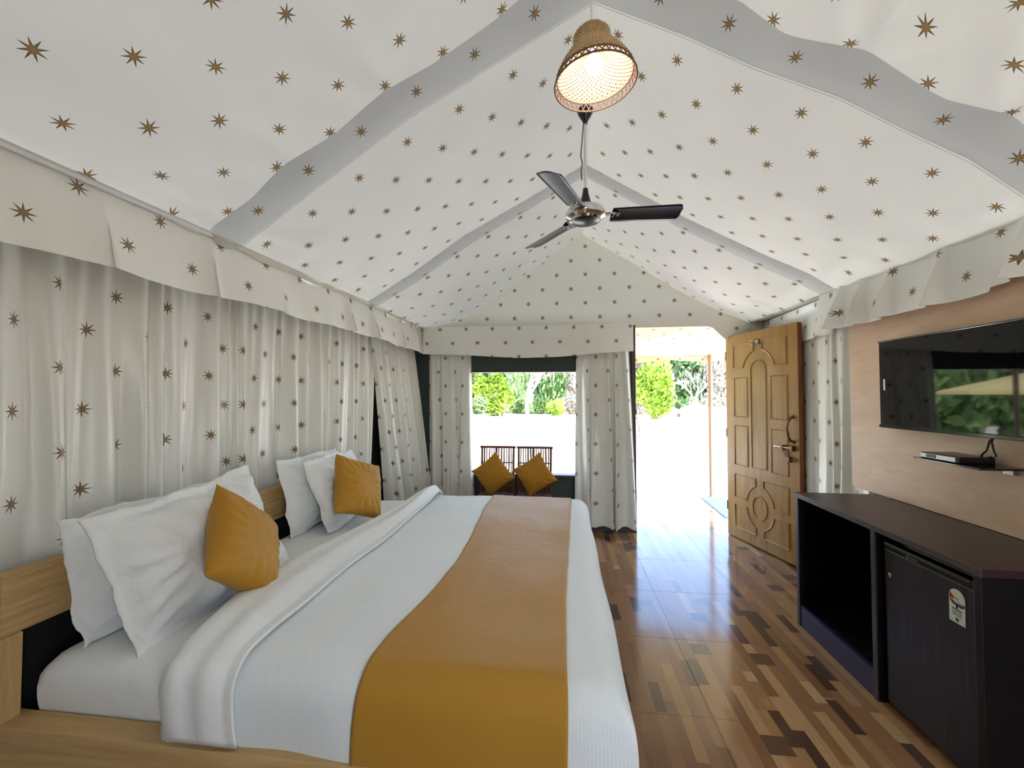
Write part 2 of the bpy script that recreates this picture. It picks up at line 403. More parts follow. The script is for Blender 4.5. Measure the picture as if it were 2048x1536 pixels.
# ------------------------------------------------------------ curtains
def curtain(name,t0,t1,b0,b1,zt,zb,nf,amp,full,seed,label,cat='curtain',group=None,nrm=None,nz_=46,per=14,m='curtain',lean=0,umul=1,uo=0,vo=0):
    rnd=random.Random(seed); n=nf*per; t0,t1,b0,b1=[Vector(q) for q in (t0,t1,b0,b1)]
    ph=[rnd.uniform(0,6.28) for _ in range(5)]; L=(t1-t0).length
    d=(t1-t0).normalized(); nr=Vector((-d.y,d.x)) if nrm is None else Vector(nrm)
    # fold centres with uneven spacing
    xs=[0]; 
    for k in range(nf): xs.append(xs[-1]+rnd.uniform(.4,1.9))
    xs=[x/xs[-1] for x in xs]; hs=[rnd.uniform(.45,1.3) for _ in range(nf+1)]; ks=[rnd.uniform(.5,1.9) for _ in range(nf+1)]; es=[rnd.choice((.7,.9,1.2,2.0)) for _ in range(nf+1)]
    def wv(s,lo):
        i=0
        while i<nf-1 and xs[i+1]<s: i+=1
        t=(s-xs[i])/(xs[i+1]-xs[i]); h=hs[i]*(1-t)+hs[i+1]*t
        c=.5-.5*math.cos(2*PI*t**ks[i]); c=c**(es[i]*(.8+.4*lo))
        return h*c+.28*(.5-.5*math.cos(2*PI*t*2.6+ks[i]*5))*lo
    V=[];U=[];acc=[0]*nz_; prev=[None]*nz_
    for i in range(n+1):
        s=i/n
        for j in range(nz_):
            v=j/(nz_-1); z=zt+(zb-zt)*v
            w=(v**.9)*.75+.25; wo=wv(min(1,max(0,s+.008*nz(s*5,v*2,seed))),v)
            off=amp*(wo*w+.45*nz(s*nf*.55,v*1.3,seed)*v+.22*nz(s*nf*2.1,v*.8,seed+7))
            x=t0.lerp(t1,s).lerp(b0.lerp(b1,s),v)
            tx=.35*amp*math.sin(s*nf*3.1+ph[1])*v
            p=x+nr*off+d*tx; q=Vector((p.x,p.y,z))
            if j==nz_-1: q.z+=.008*math.sin(s*nf*6.28+ph[2])
            if prev[j] is not None: acc[j]+=(q-prev[j]).xy.length
            prev[j]=q; V.append(q); U.append((acc[j],z+vo))
    # one arc-length scale for the whole cloth so the print stays straight
    tot=[U[n*nz_+j][0] for j in range(nz_)]; base=L*full
    U=[((.4*u/max(1e-6,tot[k%nz_])+.6*(k//nz_)/n)*base+uo,v) for k,(u,v) in enumerate(U)]
    o=pydata(name,V,gridf(n+1,nz_),M[m],None,uv=U); tag(o,label,cat,group); return o
curtain('curtain',(-1.86,-.4),(-1.86,2.17),(-1.895,-.4),(-1.895,2.2),2.1,.02,21,.105,1.45,3,'pleated cream star-print curtain behind the nearer bed pillows',vo=0.0,per=14,nrm=(1,0))
curtain('curtain',(-1.85,2.14),(-1.78,3.75),(-1.88,2.14),(-1.84,3.68),2.1,.02,14,.10,1.5,8,'star-print curtain behind the farther bed pillows, left of dark gap',nrm=(1,0),uo=.1)
curtain('curtain',(-1.76,3.62),(-1.66,4.46),(-1.72,4.0),(-1.48,4.50),2.1,.02,10,.10,1.5,12,'slanting star-print curtain in the far left corner, right of dark gap',nrm=(1,-.1))
curtain('curtain',(-1.5,4.54),(-1.02,4.54),(-1.42,4.5),(-.99,4.5),2.1,.02,5,.11,1.6,21,'narrow star-print curtain at the left side of the window',nrm=(0,-1))
curtain('curtain',(.15,4.54),(.70,4.54),(.14,4.46),(.735,4.47),2.1,.07,5,.12,1.5,25,'star-print curtain hanging between the window and the open doorway',nrm=(0,-1))
curtain('curtain',(2.03,2.9),(2.06,4.5),(2.02,2.85),(2.06,4.5),2.1,.02,10,.06,1.6,31,'star-print curtain on right wall between door and television panel',nrm=(-1,0))
def valance(name,pts,zt,zb,pleats,seed,label,inward,uo=0,hemw=.012,flare=.05,top=None,n=420,m='curtain'):
    P=resample([(a,b,0) for a,b in pts],n); V=[];U=[];nv=18; L=sum((b-a).length for a,b in zip(P,P[1:]))
    rnd=random.Random(seed); inw=Vector(inward)
    for i,p in enumerate(P):
        s=L*i/(n-1); zbb=zb(s) if callable(zb) else zb
        for j in range(nv):
            v=j/(nv-1); off=.012*v+flare*v*(.5+.5*nz(s*2.6,v*.8,seed))+.014*v*math.sin(s*9+seed)+.010*nz(s*9,v,seed)*v; u=s*1.06
            sh=0
            for (ps,pw,pa) in pleats:
                k=(s-ps)/pw
                if -1.5<k<1.5:
                    g=math.exp(-(k*1.7)**2); off+=pa*g*(.15+.85*v)
                    sh+= .5*pw*g*math.tanh(k*5)*v*-1
            q=p+inw*off+Vector(((P[min(i+1,n-1)]-P[max(0,i-1)]).normalized()*sh).to_tuple())
            zz=zt+(zbb-zt)*v+hemw*v*nz(s*2.2,seed)
            V.append((q.x,q.y,zz)); U.append((u+uo,zz))
    o=pydata(name,V,gridf(n,nv),M[m],None,uv=U); tag(o,label,'valance','pelmet valances under the tent eaves'); return o
valance('valance',[(-1.72,-.5),(-1.672,1.2),(-1.622,2.6),(-1.555,4.52)],2.205,lambda s:1.915-.012*math.sin(s*1.4),[(2.26,.05,.04),(1.8,.09,.02),(3.42,.05,.07),(3.78,.04,.06),(4.35,.05,.06),(4.75,.04,.03),(2.7,.12,.03),(1.35,.14,.025)],4,'long star-print valance along the left eave above the bed',(1,0,0),uo=.03)
valance('valance',[(1.94,-.5),(1.935,1.2),(1.93,3.38)],2.21,lambda s:1.915+.012*(1 if s<2.6 else -.6),[(2.45,.06,.09),(2.85,.05,.08),(3.18,.05,.10),(3.42,.045,.10),(3.62,.04,.10),(2.0,.14,.03)],6,'pleated star-print valance along the right eave above the television',(-1,0,0),uo=.07,flare=.04)
valance('valance',[(-1.53,4.44),(-.3,4.44),(.735,4.44)],2.2,lambda s:1.885+.03*math.cos(s*2.7)*(1 if s>1 else .8)-.01,[(.55,.12,.02)],9,'star-print valance on the end wall above the window',(0,-1,0),uo=.11,flare=.02,hemw=.004)
valance('valance',[(2.0,3.30),(2.07,4.55)],2.2,1.90,[(.2,.05,.03)],13,'short plain valance above the door\'s free edge in far right corner',(-1,0,0),uo=.02,flare=.02)

# ------------------------------------------------------------ porch
pr_=empty('porch_roof',(0,4.7,0)); tag(pr_,'sunlit cream porch cloth seen through the top of the doorway',kind='structure')
V=[];U=[]
for i in range(61):
    x=-2.3+4.75*i/60
    for j in range(13):
        t=j/12; V.append((x,.0+1.6*t,2.36-.34*t-.05*math.sin(PI*t)+.012*nz(x*3,t*4))); U.append((x,t*1.64+.03))
pydata('canopy_cloth',V,gridf(61,13),M['sheer'],pr_,uv=U)
V=[];U=[]
for i in range(121):
    x=-2.3+4.75*i/120
    for j in range(6):
        t=j/5; V.append((x,1.6+.01*math.sin(x*12)*t,2.02-(.075+.012*math.sin(x*7))*t)); U.append((x,2.02-.1*t+.06))
pydata('canopy_fringe',V,gridf(121,6),M['sheer'],pr_,uv=U)
for x,l in ((2.10,'slim wooden porch pole standing right of the open doorway'),(-2.2,'slim wooden porch pole at the left end of the porch')):
    p=MB().tube([(0,0,0),(0,0,2.03)],.028,10).build('porch_pole',M['pole'],None,True,loc=(x,6.24,0)); tag(p,l,'pole','porch poles')
    MB().box(-.06,.06,-.035,.035,0,.008,.002).build('base_plate',M['steel'],p)
t_=MB().box(0,.34,0,.95,0,.012,.004).build('tarpaulin',M['blue'],None,False,loc=(1.90,5.2,.001),rot=(0,0,-.03)); tag(t_,'blue tarpaulin strip on the porch floor behind the door','tarpaulin')

# ------------------------------------------------------------ door
dr=empty('door_1',(1.71,4.60,.012),(0,0,math.atan2(-.862,.245))); tag(dr,'open wooden door leaf with raised mouldings, swung into the room',kind='structure')
# local: +x from hinge to free edge, visible face is -y side after rotation
DW,DH,DT=.9,2.05,.036
MB().box(.0,DW,0,DT,0,DH,.002).build('door_leaf',M['door'],dr)
MB().box(DW-.001,DW+.004,.001,DT+.004,0,DH).build('edge_lipping',M['dooredge'],dr)
MB().box(-.004,.002,.001,DT+.004,0,DH).build('edge_lipping',M['dooredge'],dr)
def bead(pts,closed=True):
    MB().tube([(x,-.001,z) for x,z in pts],.0075,6,closed=closed).build('moulding',M['door'],dr,True)
    cx=sum(p[0] for p in pts)/len(pts); cz=sum(p[1] for p in pts)/len(pts)
def rect(x0,x1,z0,z1): bead([(x0,z0),(x1,z0),(x1,z1),(x0,z1)])
Zt=lambda f:DH*(1-f)
def dens(pts,k=4):
    out=[]
    for i,p in enumerate(pts):
        q=pts[(i+1)%len(pts)]
        for j in range(k): out.append((p[0]+(q[0]-p[0])*j/k,p[1]+(q[1]-p[1])*j/k))
    return out
xl,xr=(.12,.30),(.60,.785); XC0,XC1=.355,.545; XC=.45
for (x0,x1) in (xl,xr):
    rect(x0,x1,Zt(.404),Zt(.215)); rect(x0,x1,Zt(.64),Zt(.449))
arch=[(XC0,Zt(.636)),(XC0,Zt(.185))]+[(XC-.095*math.cos(a),Zt(.185)+.095*math.sin(a)) for a in [PI*k/12 for k in range(1,12)]]+[(XC1,Zt(.185)),(XC1,Zt(.636))]
bead(arch)
bead([(XC+.09*math.cos(2*PI*k/28),Zt(.818)+.108*math.sin(2*PI*k/28)) for k in range(28)])
cz=Zt(.185); 
for sg in (-1,1):   # two upper corner panels cut by an arc round the arch head
    ex=XC+sg*.335; r=.2; zt=Zt(.052); zb=Zt(.165)
    a0=math.asin((zb-cz)/r) if zb>cz else math.asin((zb-cz)/r); arc=[(XC+sg*r*math.cos(a),cz+r*math.sin(a)) for a in [a0+(1.30-a0)*k/8 for k in range(9)]]
    bead([(ex,zb)]+arc+[(arc[-1][0],zt),(ex,zt)])
    for up in (1,-1):
        c=Zt(.818); r1=.185; zin=c+up*.035; zout=c+up*.265; a0=math.asin(.035/r1); arc=[(XC+sg*r1*math.cos(a)*.95,c+up*r1*1.1*math.sin(a)) for a in [a0+(1.28-a0)*k/8 for k in range(9)]]
        bead([(ex,arc[0][1])]+arc+[(arc[-1][0],zout),(ex,zout)])
# pull handle
hz=Zt(.40); MB().tube([(.845,-.002,1.04),(.845,-.03,1.05),(.842,-.05,1.09),(.838,-.058,1.145),(.842,-.05,1.20),(.845,-.03,1.24),(.845,-.002,1.25)],[.012,.011,.009,.010,.009,.011,.012],10).build('pull_handle',M['brass'],dr,True)
for z in (1.035,1.255): MB().box(.83,.86,-.006,.0,z-.015,z+.015,.002).build('handle_foot',M['brass'],dr)
bo=MB().tube([(.66,-.025,.985),(.86,-.025,.985)],.008,10).build('sliding_bolt',M['chrome'],dr,True)
MB().box(.74,.765,-.034,0,.965,1.005,.003).build('bolt_guide',M['brass'],dr); MB().box(.84,.865,-.034,0,.962,1.008,.003).build('bolt_guide',M['brass'],dr)
MB().box(.70,.80,-.004,0,.968,1.002,.001).build('bolt_plate',M['brass'],dr)
MB().tube([(.84,-.02,.89),(.895,-.02,.89)],.007,8).build('bolt_staple',M['brass'],dr,True)
MB().box(.80,.83,-.03,0,.865,.91,.003).build('lock_body',M['brass'],dr)
for k in range(7):
    t=k/6; cx,cz_=.755+.055*t,.955-.075*t
    MB().tube([(cx+.009*math.cos(2*PI*q/8),-.018+(.005 if k%2 else -.005)*math.sin(2*PI*q/8),cz_+.011*math.sin(2*PI*q/8)) for q in range(8)],.0032,5,closed=True).build('chain_link',M['steel'],dr,True)
sg=MB().box(.355,.40,-.005,0,1.915,1.965,.001).build('emblem_plate',mat('yellow_plate',sr(214,186,90),.4),dr)
MB().lathe([(0,.0),(.016,0),(.016,.002),(0,.002)],20,Matrix.Translation((.3775,-.006,1.94))@Matrix.Rotation(PI/2,4,'X')).build('round_emblem',mat('emblem_ochre',sr(150,116,40),.4),sg)
MB().box(.402,.48,-.006,0,1.915,1.965,.001).build('number_plate',mat('dark_plate',sr(58,36,24),.3),dr)
pl_=dr.children[-1]
MB().box(.42,.462,-.0075,-.005,1.945,1.955).build('lettering_line',M['white'],pl_); MB().box(.434,.45,-.0075,-.005,1.925,1.938).build('lettering_line',M['white'],pl_)
for z in (.25,1.0,1.8): MB().tube([(-.008,.0,z),(-.008,.0,z+.09)],.007,8).build('hinge',M['steel'],dr,True)

# ------------------------------------------------------------ television panel, tv, shelf
pn=MB().box(1.955,1.972,-.4,3.10,.829,2.12,.002).build('wood_panel',M['plyr']); tag(pn,'large brown plywood panel on the right wall behind the television','wall panel')
tv=empty('television',(1.90,2.22,1.257)); tag(tv,'wide black flat television mounted on the plywood panel','television')
y0,y1=-1.02,.50; Hh=.512
MB().box(-.025,.025,y0,y1,0,Hh,.006).build('tv_case',M['black'],tv)
MB().box(-.030,-.0255,y0+.012,y1-.012,.022,Hh-.012).build('tv_screen',M['screen'],tv)
MB().box(-.034,-.0255,y0+.004,y1-.004,.002,.02,.002).build('bezel_strip',mat('glossy_bezel',sr(30,30,32),.08),tv)
MB().box(-.034,-.0255,y0+.004,y1-.004,Hh-.011,Hh-.002,.002).build('bezel_strip',mat('glossy_bezel_top',sr(120,120,120),.1,1),tv)
MB().box(-.0312,-.0298,y1-.052,y1-.040,.22,.285).build('white_sticker',M['white'],tv)
MB().box(.025,.055,-.3,0,.1,.4,.003).build('wall_bracket',M['black'],tv)
sh=MB().box(1.76,1.955,2.0,2.34,1.128,1.138,.002).build('glass_shelf',mat('smoked_glass_shelf',sr(24,22,22),.08),None); tag(sh,'small dark shelf on the plywood panel under the television','shelf')
MB().box(1.93,1.955,2.05,2.09,1.10,1.128,.002).build('shelf_bracket',M['steel'],sh)
sb=MB().box(-.08,.07,-.10,.10,0,.030,.004).build('set_top_box',M['black'],None,loc=(1.855,2.215,1.138)); tag(sb,'slim black set-top box on the small shelf below the television','set-top box')
MB().box(-.084,-.0795,-.09,.09,.005,.027,.001).build('front_panel',mat('silver_trim',sr(150,150,150),.25,.8),sb)
MB().box(-.086,-.083,.01,.06,.008,.024).build('display_window',M['black'],sb)
for k,(dy,dx) in enumerate(((0,0),(.03,.012))):
    cb=MB().tube([(1.93,2.10-dy*.5,1.30),(1.915,2.12+dy*.3,1.24),(1.905,2.10+dy,1.20),(1.90,2.085+dy*2,1.18),(1.915,2.14+dy,1.165)],.0042,6).build('cable',M['black'],None,True); tag(cb,['black cable hanging straight from television to set-top box','black cable looping beside the other one below the television'][k],'cable')

# ------------------------------------------------------------ cabinet and fridge
cb=empty('sideboard',(1.47,1.60,0)); tag(cb,'low dark laminate sideboard with open bay along the right wall','cabinet')
CX,CY=1.47,1.60
def cbx(name,m,x0,x1,y0_,y1_,z0,z1,b=.0015): return MB().box(x0-CX,x1-CX,y0_-CY,y1_-CY,z0,z1,b).build(name,m,cb)
cbx('worktop',M['lamtop'],1.478,1.95,1.685,2.875,.80,.828)
cbx('edge_band',M['lamedge'],1.472,1.478,1.685,2.875,.80,.828,.0005)
cbx('end_panel',M['lam'],1.48,1.95,2.845,2.87,0,.80); cbx('end_panel',M['lam'],1.48,1.95,1.69,1.718,0,.80)
cbx('divider',M['lam'],1.48,1.95,2.195,2.22,0,.80); cbx('back_panel',M['lam'],1.93,1.945,1.72,2.85,0,.80)
cbx('edge_band',M['lamedge'],1.475,1.48,2.845,2.87,0,.80,.0004); cbx('edge_band',M['lamedge'],1.475,1.48,2.195,2.22,0,.80,.0004)
cbx('plinth',M['plinth'],1.48,1.50,2.22,2.845,0,.13); cbx('bay_floor',M['lam'],1.50,1.93,2.22,2.845,.11,.13)
fr=empty('mini_fridge',(1.50,1.95,0)); tag(fr,'small dark fridge with energy label in the near end of the sideboard','fridge')
def fbx(name,m,x0,x1,a,b_,z0,z1,bv=.003,par=None): return MB().box(x0-1.5,x1-1.5,a-1.95,b_-1.95,z0,z1,bv).build(name,m,par or fr)
fbx('fridge_body',M['black'],1.545,1.92,1.745,2.165,.02,.765,.006)
mf,tf,bf=newmat('brushed_fridge_door'); tcf=N(tf,'ShaderNodeTexCoord'); nf_=noise_n(tf,mapv(tf,tcf.outputs['Object'],(1,90,1.2)),3,4)
tf.links.new(mix(tf,nf_,sr(30,30,36),sr(92,92,104)),bf.inputs['Base Color']); bf.inputs['Metallic'].default_value=.75; bf.inputs['Roughness'].default_value=.33; bump(tf,bf,nf_,.1,.002)
fd=fbx('fridge_door',mf,1.50,1.54,1.735,2.168,.03,.73,.004)
fbx('top_strip',M['black'],1.497,1.54,1.735,2.168,.73,.762,.003)
fbx('door_grip',M['lamedge'],1.493,1.499,1.75,2.155,.752,.757,.001)
MB().lathe([(0,.0),(.011,0),(.011,.004),(.006,.006),(0,.006)],20,Matrix.Translation((0-.0,2.135-1.95,.617))@Matrix.Rotation(-PI/2,4,'Y')).build('key_lock',M['chrome'],fr,True)
MB().lathe([(.004,.0),(.007,0),(.007,.002),(.004,.002)],16,Matrix.Translation((-.003,2.03-1.95,.742))@Matrix.Rotation(-PI/2,4,'Y')).build('maker_emblem',M['steel'],fr,True)
for k in range(5): fbx('maker_lettering',M['steel'],1.496,1.4975,2.012-k*.0075,2.017-k*.0075,.738,.744,0)
# energy label: arched white sticker; local frame y to the left of the viewer
LM=Matrix.Translation((-.0005,1.807-1.95,.575))@Matrix(((0,0,-1,0),(-1,0,0,0),(0,1,0,0),(0,0,0,1)))
def lab(name,pts,m,lift,par=None): return MB().poly(pts,.0006,LM@Matrix.Translation((0,0,lift))).build(name,m,par or fr)
aw=.033
outl=[(-aw,0),(aw,0),(aw,.095)]+[(aw*math.cos(a),.095+.034*math.sin(a)) for a in [PI*k/14 for k in range(1,14)]]+[(-aw,.095)]
lb=lab('energy_label',outl,mat('label_paper',sr(214,224,208),.5),.0004); tag(lb,'arched white energy label')
lab('red_mark',[(-.031,.088),(-.016,.086),(-.012,.098),(-.020,.104),(-.028,.112)],mat('label_red',sr(176,40,40),.5),.0011,lb)
lab('yellow_mark',[(-.013,.090),(.008,.088),(.008,.098),(-.011,.1)],mat('label_yellow',sr(196,176,70),.5),.0011,lb)
lab('rating_dial',[(-.031,.083),(.031,.079),(.031,.070),(.018,.064),(.006,.066),(-.004,.067),(-.018,.070)],mat('label_navy',sr(34,26,60),.5),.0011,lb)
lab('white_stripe',[(-.012,.078),(.024,.074),(.024,.0765),(-.012,.0805)],M['white'],.0018,lb)
lab('dial_pointer',[(-.004,.056),(.003,.056),(.003,.067),(-.004,.067)],M['black'],.0011,lb)
lab('green_bar',[(-.02,.05),(.02,.046),(.02,.052),(-.02,.056)],mat('label_green',sr(70,110,90),.5),.0011,lb)
lab('grey_text_block',[(-.019,.028),(-.002,.027),(-.002,.045),(-.019,.046)],mat('label_grey',sr(160,172,158),.5),.0011,lb); lab('grey_text_block',[(.001,.026),(.019,.024),(.019,.042),(.001,.044)],bpy.data.materials['label_grey'],.0011,lb)
lab('seal_mark',[(-.006,.01),(0,.006),(.006,.009),(.006,.019),(-.006,.02)],bpy.data.materials['label_navy'],.0011,lb)

# ------------------------------------------------------------ bed
bed=empty('bed',(-.75,2.2,0)); tag(bed,'wide low pine bed with plank headboard against the left curtains','bed')
def bb(name,m,x0,x1,a,b_,z0,z1,bv=.004): return MB().box(x0+.75,x1+.75,a-2.2,b_-2.2,z0,z1,bv).build(name,m,bed)
bb('headboard_plank',M['pine'],-1.745,-1.70,1.085,3.28,.705,.895)
bb('bed_gap_shade',M['blackm'],-1.755,-1.748,1.12,3.25,.05,.72)  # added black sheet giving the shade of the gap between mattress and curtain
bb('bed_post',M['pinez'],-1.755,-1.692,1.075,1.135,0,.705); bb('bed_post',M['pinez'],-1.755,-1.665,3.23,3.29,0,.705)
bb('side_rail',M['pinex'],-1.80,.20,1.08,1.155,.10,.45); bb('side_rail',M['pinex'],-1.80,.20,3.24,3.30,.10,.45)
bb('foot_rail',M['pine'],.145,.19,1.157,3.238,.10,.44)
bb('bed_post',M['pinez'],.115,.192,1.10,1.18,0,.10); bb('bed_post',M['pinez'],.115,.192,3.22,3.30,0,.10)
bb('slat_base',M['pinex'],-1.69,.14,1.16,3.235,.30,.33)
def edge(p,lim,r):
    q=p-(lim-r)
    if q<0: return p,0
    if q<r*PI/2: return lim-r+r*math.sin(q/r), r*(1-math.cos(q/r))
    return lim, r+(q-r*PI/2)
def bsurf(a,b,X0,X1,Y0,Y1,zt,r,rx0=None):
    # a,b are flat cloth coordinates; the cloth bends down over the edges
    x,dx1=edge(a,X1,r)
    if rx0 is not None:
        x2,dx0=edge(-x,-X0,rx0); x=-x2
    else: dx0=0
    yc=(Y0+Y1)/2
    if b<yc: y,dy=edge(-b,-Y0,r); y=-y
    else: y,dy=edge(b,Y1,r)
    d=(dx1**4+dx0**4+dy**4)**.25
    return x,y,zt-d,dy if b<yc else 0,dx1
# mattress with fitted sheet
V=[];nu,nv=60,90; X0,X1,Y0,Y1=-1.66,.13,1.165,3.22
for i in range(nu):
    a=X0-.2+(X1+.2-(X0-.2))*i/(nu-1)
    for j in range(nv):
        b=Y0-.22+(Y1+.22-(Y0-.22))*j/(nv-1)
        x,y,z,dy,dx=bsurf(a,b,X0,X1,Y0,Y1,.618,.075,.06)
        y-=.012*math.sin(min(1,dy/.2)*PI)*(1+.6*nz(x*5,dy*8)) if dy else 0
        z+=.004*nz(x*6,y*6)-.012*math.exp(-((y-2.2)/.02)**2)*(dy==0)
        V.append((x,y,max(z,.335)))
ma=pydata('mattress',V,gridf(nu,nv),M['linen'],None,uv=None); tag(ma,'thick mattress in a fitted white sheet lying on the pine bed','mattress')
def ztop(x,y): return .664+.010*nz(x*1.6,y*1.3,2)+.006*nz(x*4,y*3,5)
DX0,DX1,DY0,DY1=-1.14,.17,1.12,3.27
def dv(a,b,off=0,fold=1):
    r=.085; x,y,z,dy,dx=bsurf(a,b,DX0,DX1+off,DY0-off,DY1+off,0,r,.045)
    zt=ztop(x,min(max(y,DY0),DY1))+off
    k=min(1,dy/.2); y-=(.018*k*(.6+math.sin(x*9+2*nz(x*3))*.5)+.03*math.sin(PI*min(1,dy/.28))*.5)*fold if dy>0 else 0
    x+=(.010*min(1,dx/.2)*math.sin(y*8+1)+.02*math.sin(PI*min(1,dx/.28)))*fold if dx>0 else 0
    return x,y,zt+z
V=[];nu,nv=110,150
for i in range(nu):
    a=DX0-.05+(DX1+.30-DX0+.05)*i/(nu-1)
    for j in range(nv):
        b=DY0-.205+(DY1+.23-(DY0-.205))*j/(nv-1); V.append(dv(a,b))
du=pydata('duvet',V,gridf(nu,nv),M['duvet'],None); tag(du,'smooth white duvet tucked over the foot half of the bed','duvet')
md=du.modifiers.new('thick','SOLIDIFY'); md.thickness=.02; md.offset=-1
# turned-back cuff
V=[];nu,nv=50,150
for i in range(nu):
    t=i/(nu-1)
    for j in range(nv):
        s=j/(nv-1); b=DY0-.215+(DY1+.10-(DY0-.215))*s
        wob=.03*nz(b*1.3,3); x0=float(np.interp(b,[.9,1.17,1.5,2,2.7,3.3],[-1.12,-1.17,-1.29,-1.25,-1.15,-1.06]))+wob*.5; x1=-.95+.012*nz(b*2,8)+.10*max(0,1.3-b)-.03*max(0,b-2.9)
        a=x0+(x1-x0)*t; X,Y_,Z=dv(a,b,.022,1)
        lip=math.sin(PI*min(1,t/.16)*.5) ; 
        hump=.030*math.sin(PI*min(1,t*1.15))**.8*(.7+.5*nz(b*1.5,t*2,4)); ridge=.004*math.sin(t*13+2.5*nz(b*1.2,1))*math.sin(PI*t)
        far=.035*math.exp(-((b-3.1)/.25)**2)*math.sin(PI*t*.7+.4)
        Zf=ztop(max(a,DX0),min(max(Y_,DY0),DY1))+.022
        if a<DX0+.05: X=a; Z=Z+ (Zf-Z)*(1 if False else .0)
        drop=Zf-dv(DX0+.3,b,.022)[2]
        Z=Zf-drop+hump+ridge+far-(1-lip)*.055*(1-min(1,drop/.08))
        if b<DY0: Y_-=(hump+ridge)*1.0; 
        V.append((a if b>=DY0-.02 else X,Y_,max(Z,.452)))
cf=pydata('turned_back_cuff',V,gridf(nu,nv),M['linen'],du)
md=cf.modifiers.new('thick','SOLIDIFY'); md.thickness=.010; md.offset=-1
# gold runner
V=[];nu,nv=60,170
for j in range(nv):
    s=j/(nv-1); b=DY0-.255+(DY1+.20-(DY0-.255))*s
    xl_=-.535-.035*max(0,min(1,(1.9-b)/.6))+.035*math.sin((b-1.2)*2.0)*(b<2.77)*(b>1.2)-.01*nz(b*4)
    xr_=.065-.055*max(0,min(1,(3.2-b)/1.6))+.004*nz(b*5,4)
    for i in range(nu):
        a=xl_+(xr_-xl_)*i/(nu-1); x,y,z=dv(a,b,.007)
        V.append((x,y,z+.003*nz(a*9,b*4,6)))
ru=pydata('bed_runner',V,gridf(nv,nu),M['runner'],None); tag(ru,'broad golden brown runner laid across the white duvet','bed runner')
md=ru.modifiers.new('thick','SOLIDIFY'); md.thickness=.003; md.offset=1

# ------------------------------------------------------------ pillows and cushions
def cushion_mesh(W_,H_,T,seed,flange=0,wr=.006,n=44,conc=.06,pw=.42,sagz=0):
    V=[];
    def prof(u): return max(0,1-abs(u)**2.3)**pw
    for side in (1,-1):
        for i in range(n):
            for j in range(n):
                u=-1+2*i/(n-1); v=-1+2*j/(n-1)
                fx=fy=1
                if flange: ku=(W_/2-flange)/(W_/2); kv=(H_/2-flange)/(H_/2); uu,vv=u/ku,v/kv
                else: uu,vv=u,v
                inside=abs(uu)<1 and abs(vv)<1
                th=T/2*prof(min(1,abs(uu)))*prof(min(1,abs(vv))) if inside else 0
                x=u*W_/2*(1-conc*(1-v*v)*(abs(u)**3)); y=v*H_/2*(1-conc*(1-u*u)*(abs(v)**3))
                w=wr*(nz(x*7+seed,y*7,seed)*1.4+.5*nz(x*17,y*17,seed))*(0 if (i in(0,n-1) or j in(0,n-1)) else 1)
                e=max(abs(u),abs(v)); 
                # radial creases running in from the corners
                cr=wr*5*math.sin(math.atan2(v,u)*17+seed+3*nz(u*2,v*2,seed))*max(0,e-.4)*(1.02-e)*(1 if inside else .3)
                z=side*(th+.0012)+w*(1 if inside else .3)*side+cr*side
                if flange and not inside: z=side*.0018+.012*nz(x*9,y*9,seed+3)
                if flange: x+=.022*nz(u*1.5,v*2.2,seed+1)+.006*nz(u*7,v*7,seed+2); y+=.026*nz(u*2.2,v*1.5,seed+5)+.007*nz(u*7,v*7,seed+6)
                V.append((x,y,z+sagz*(u*u+v*v)))
    f=gridf(n,n,True)
    m=n*n; f2=[tuple(q+m for q in reversed(t)) for t in f]
    rim=[i*n for i in range(n)]+[(n-1)*n+j for j in range(1,n)]+[i*n+n-1 for i in range(n-2,-1,-1)]+[j for j in range(n-2,0,-1)]
    f3=[(rim[k],rim[(k+1)%len(rim)],rim[(k+1)%len(rim)]+m,rim[k]+m) for k in range(len(rim))]
    return V,f+f2+f3
def basis(o,center,xdir,ydir):
    x=Vector(xdir).normalized(); y=Vector(ydir); y=(y-x*y.dot(x)).normalized(); z=x.cross(y)
    Mx=Matrix((x,y,z)).transposed().to_4x4(); Mx.translation=Vector(center); o.matrix_world=Mx
def pillow(name,size,T,seed,m,center,xd,yd,label,cat,group,flange=0,**k):
    V,f=cushion_mesh(size[0],size[1],T,seed,flange,**k); o=pydata(name,V,f,m); basis(o,center,xd,yd)
    bm=bmesh.new(); bm.from_mesh(o.data); bmesh.ops.recalc_face_normals(bm,faces=bm.faces); bm.to_mesh(o.data); bm.free(); o.data.shade_smooth()
    return tag(o,label,cat,group)
G1='white bed pillows propped on the headboard'; G2='gold square cushions'
# x axis along headboard (+Y world), y axis up the pillow
pillow('pillow',(.66,.42),.14,3,M['pillow'],(-1.60,1.51,.835),(.0,1,.03),(-.22,-.03,1),'plump white pillow at the back of the nearer stack',  'pillow',G1,.035,conc=.03,wr=.007)
pillow('pillow',(.72,.50),.18,9,M['pillow'],(-1.44,1.54,.842),(.0,1,.08),(-.40,-.05,1),'crumpled white flanged pillow in front of the nearer stack','pillow',G1,.04,conc=.03,wr=.026)
pillow('pillow',(.62,.46),.13,5,M['pillow'],(-1.60,2.55,.84),(0,1,0),(-.24,0,1),'white flanged pillow at the back of the farther stack','pillow',G1,.035,conc=.03,wr=.007)
pillow('pillow',(.60,.46),.14,14,M['pillow'],(-1.46,2.62,.84),(.0,1,0),(-.42,.0,1),'white flanged pillow in front of the farther stack','pillow',G1,.04,conc=.03,wr=.008)
pillow('cushion',(.385,.385),.15,2,M['gold'],(-1.27,1.545,.845),(.08,.78,-.64),(-.45,.58,.68),'gold cushion tilted against the nearer white pillows','cushion',G2,0,conc=.10)
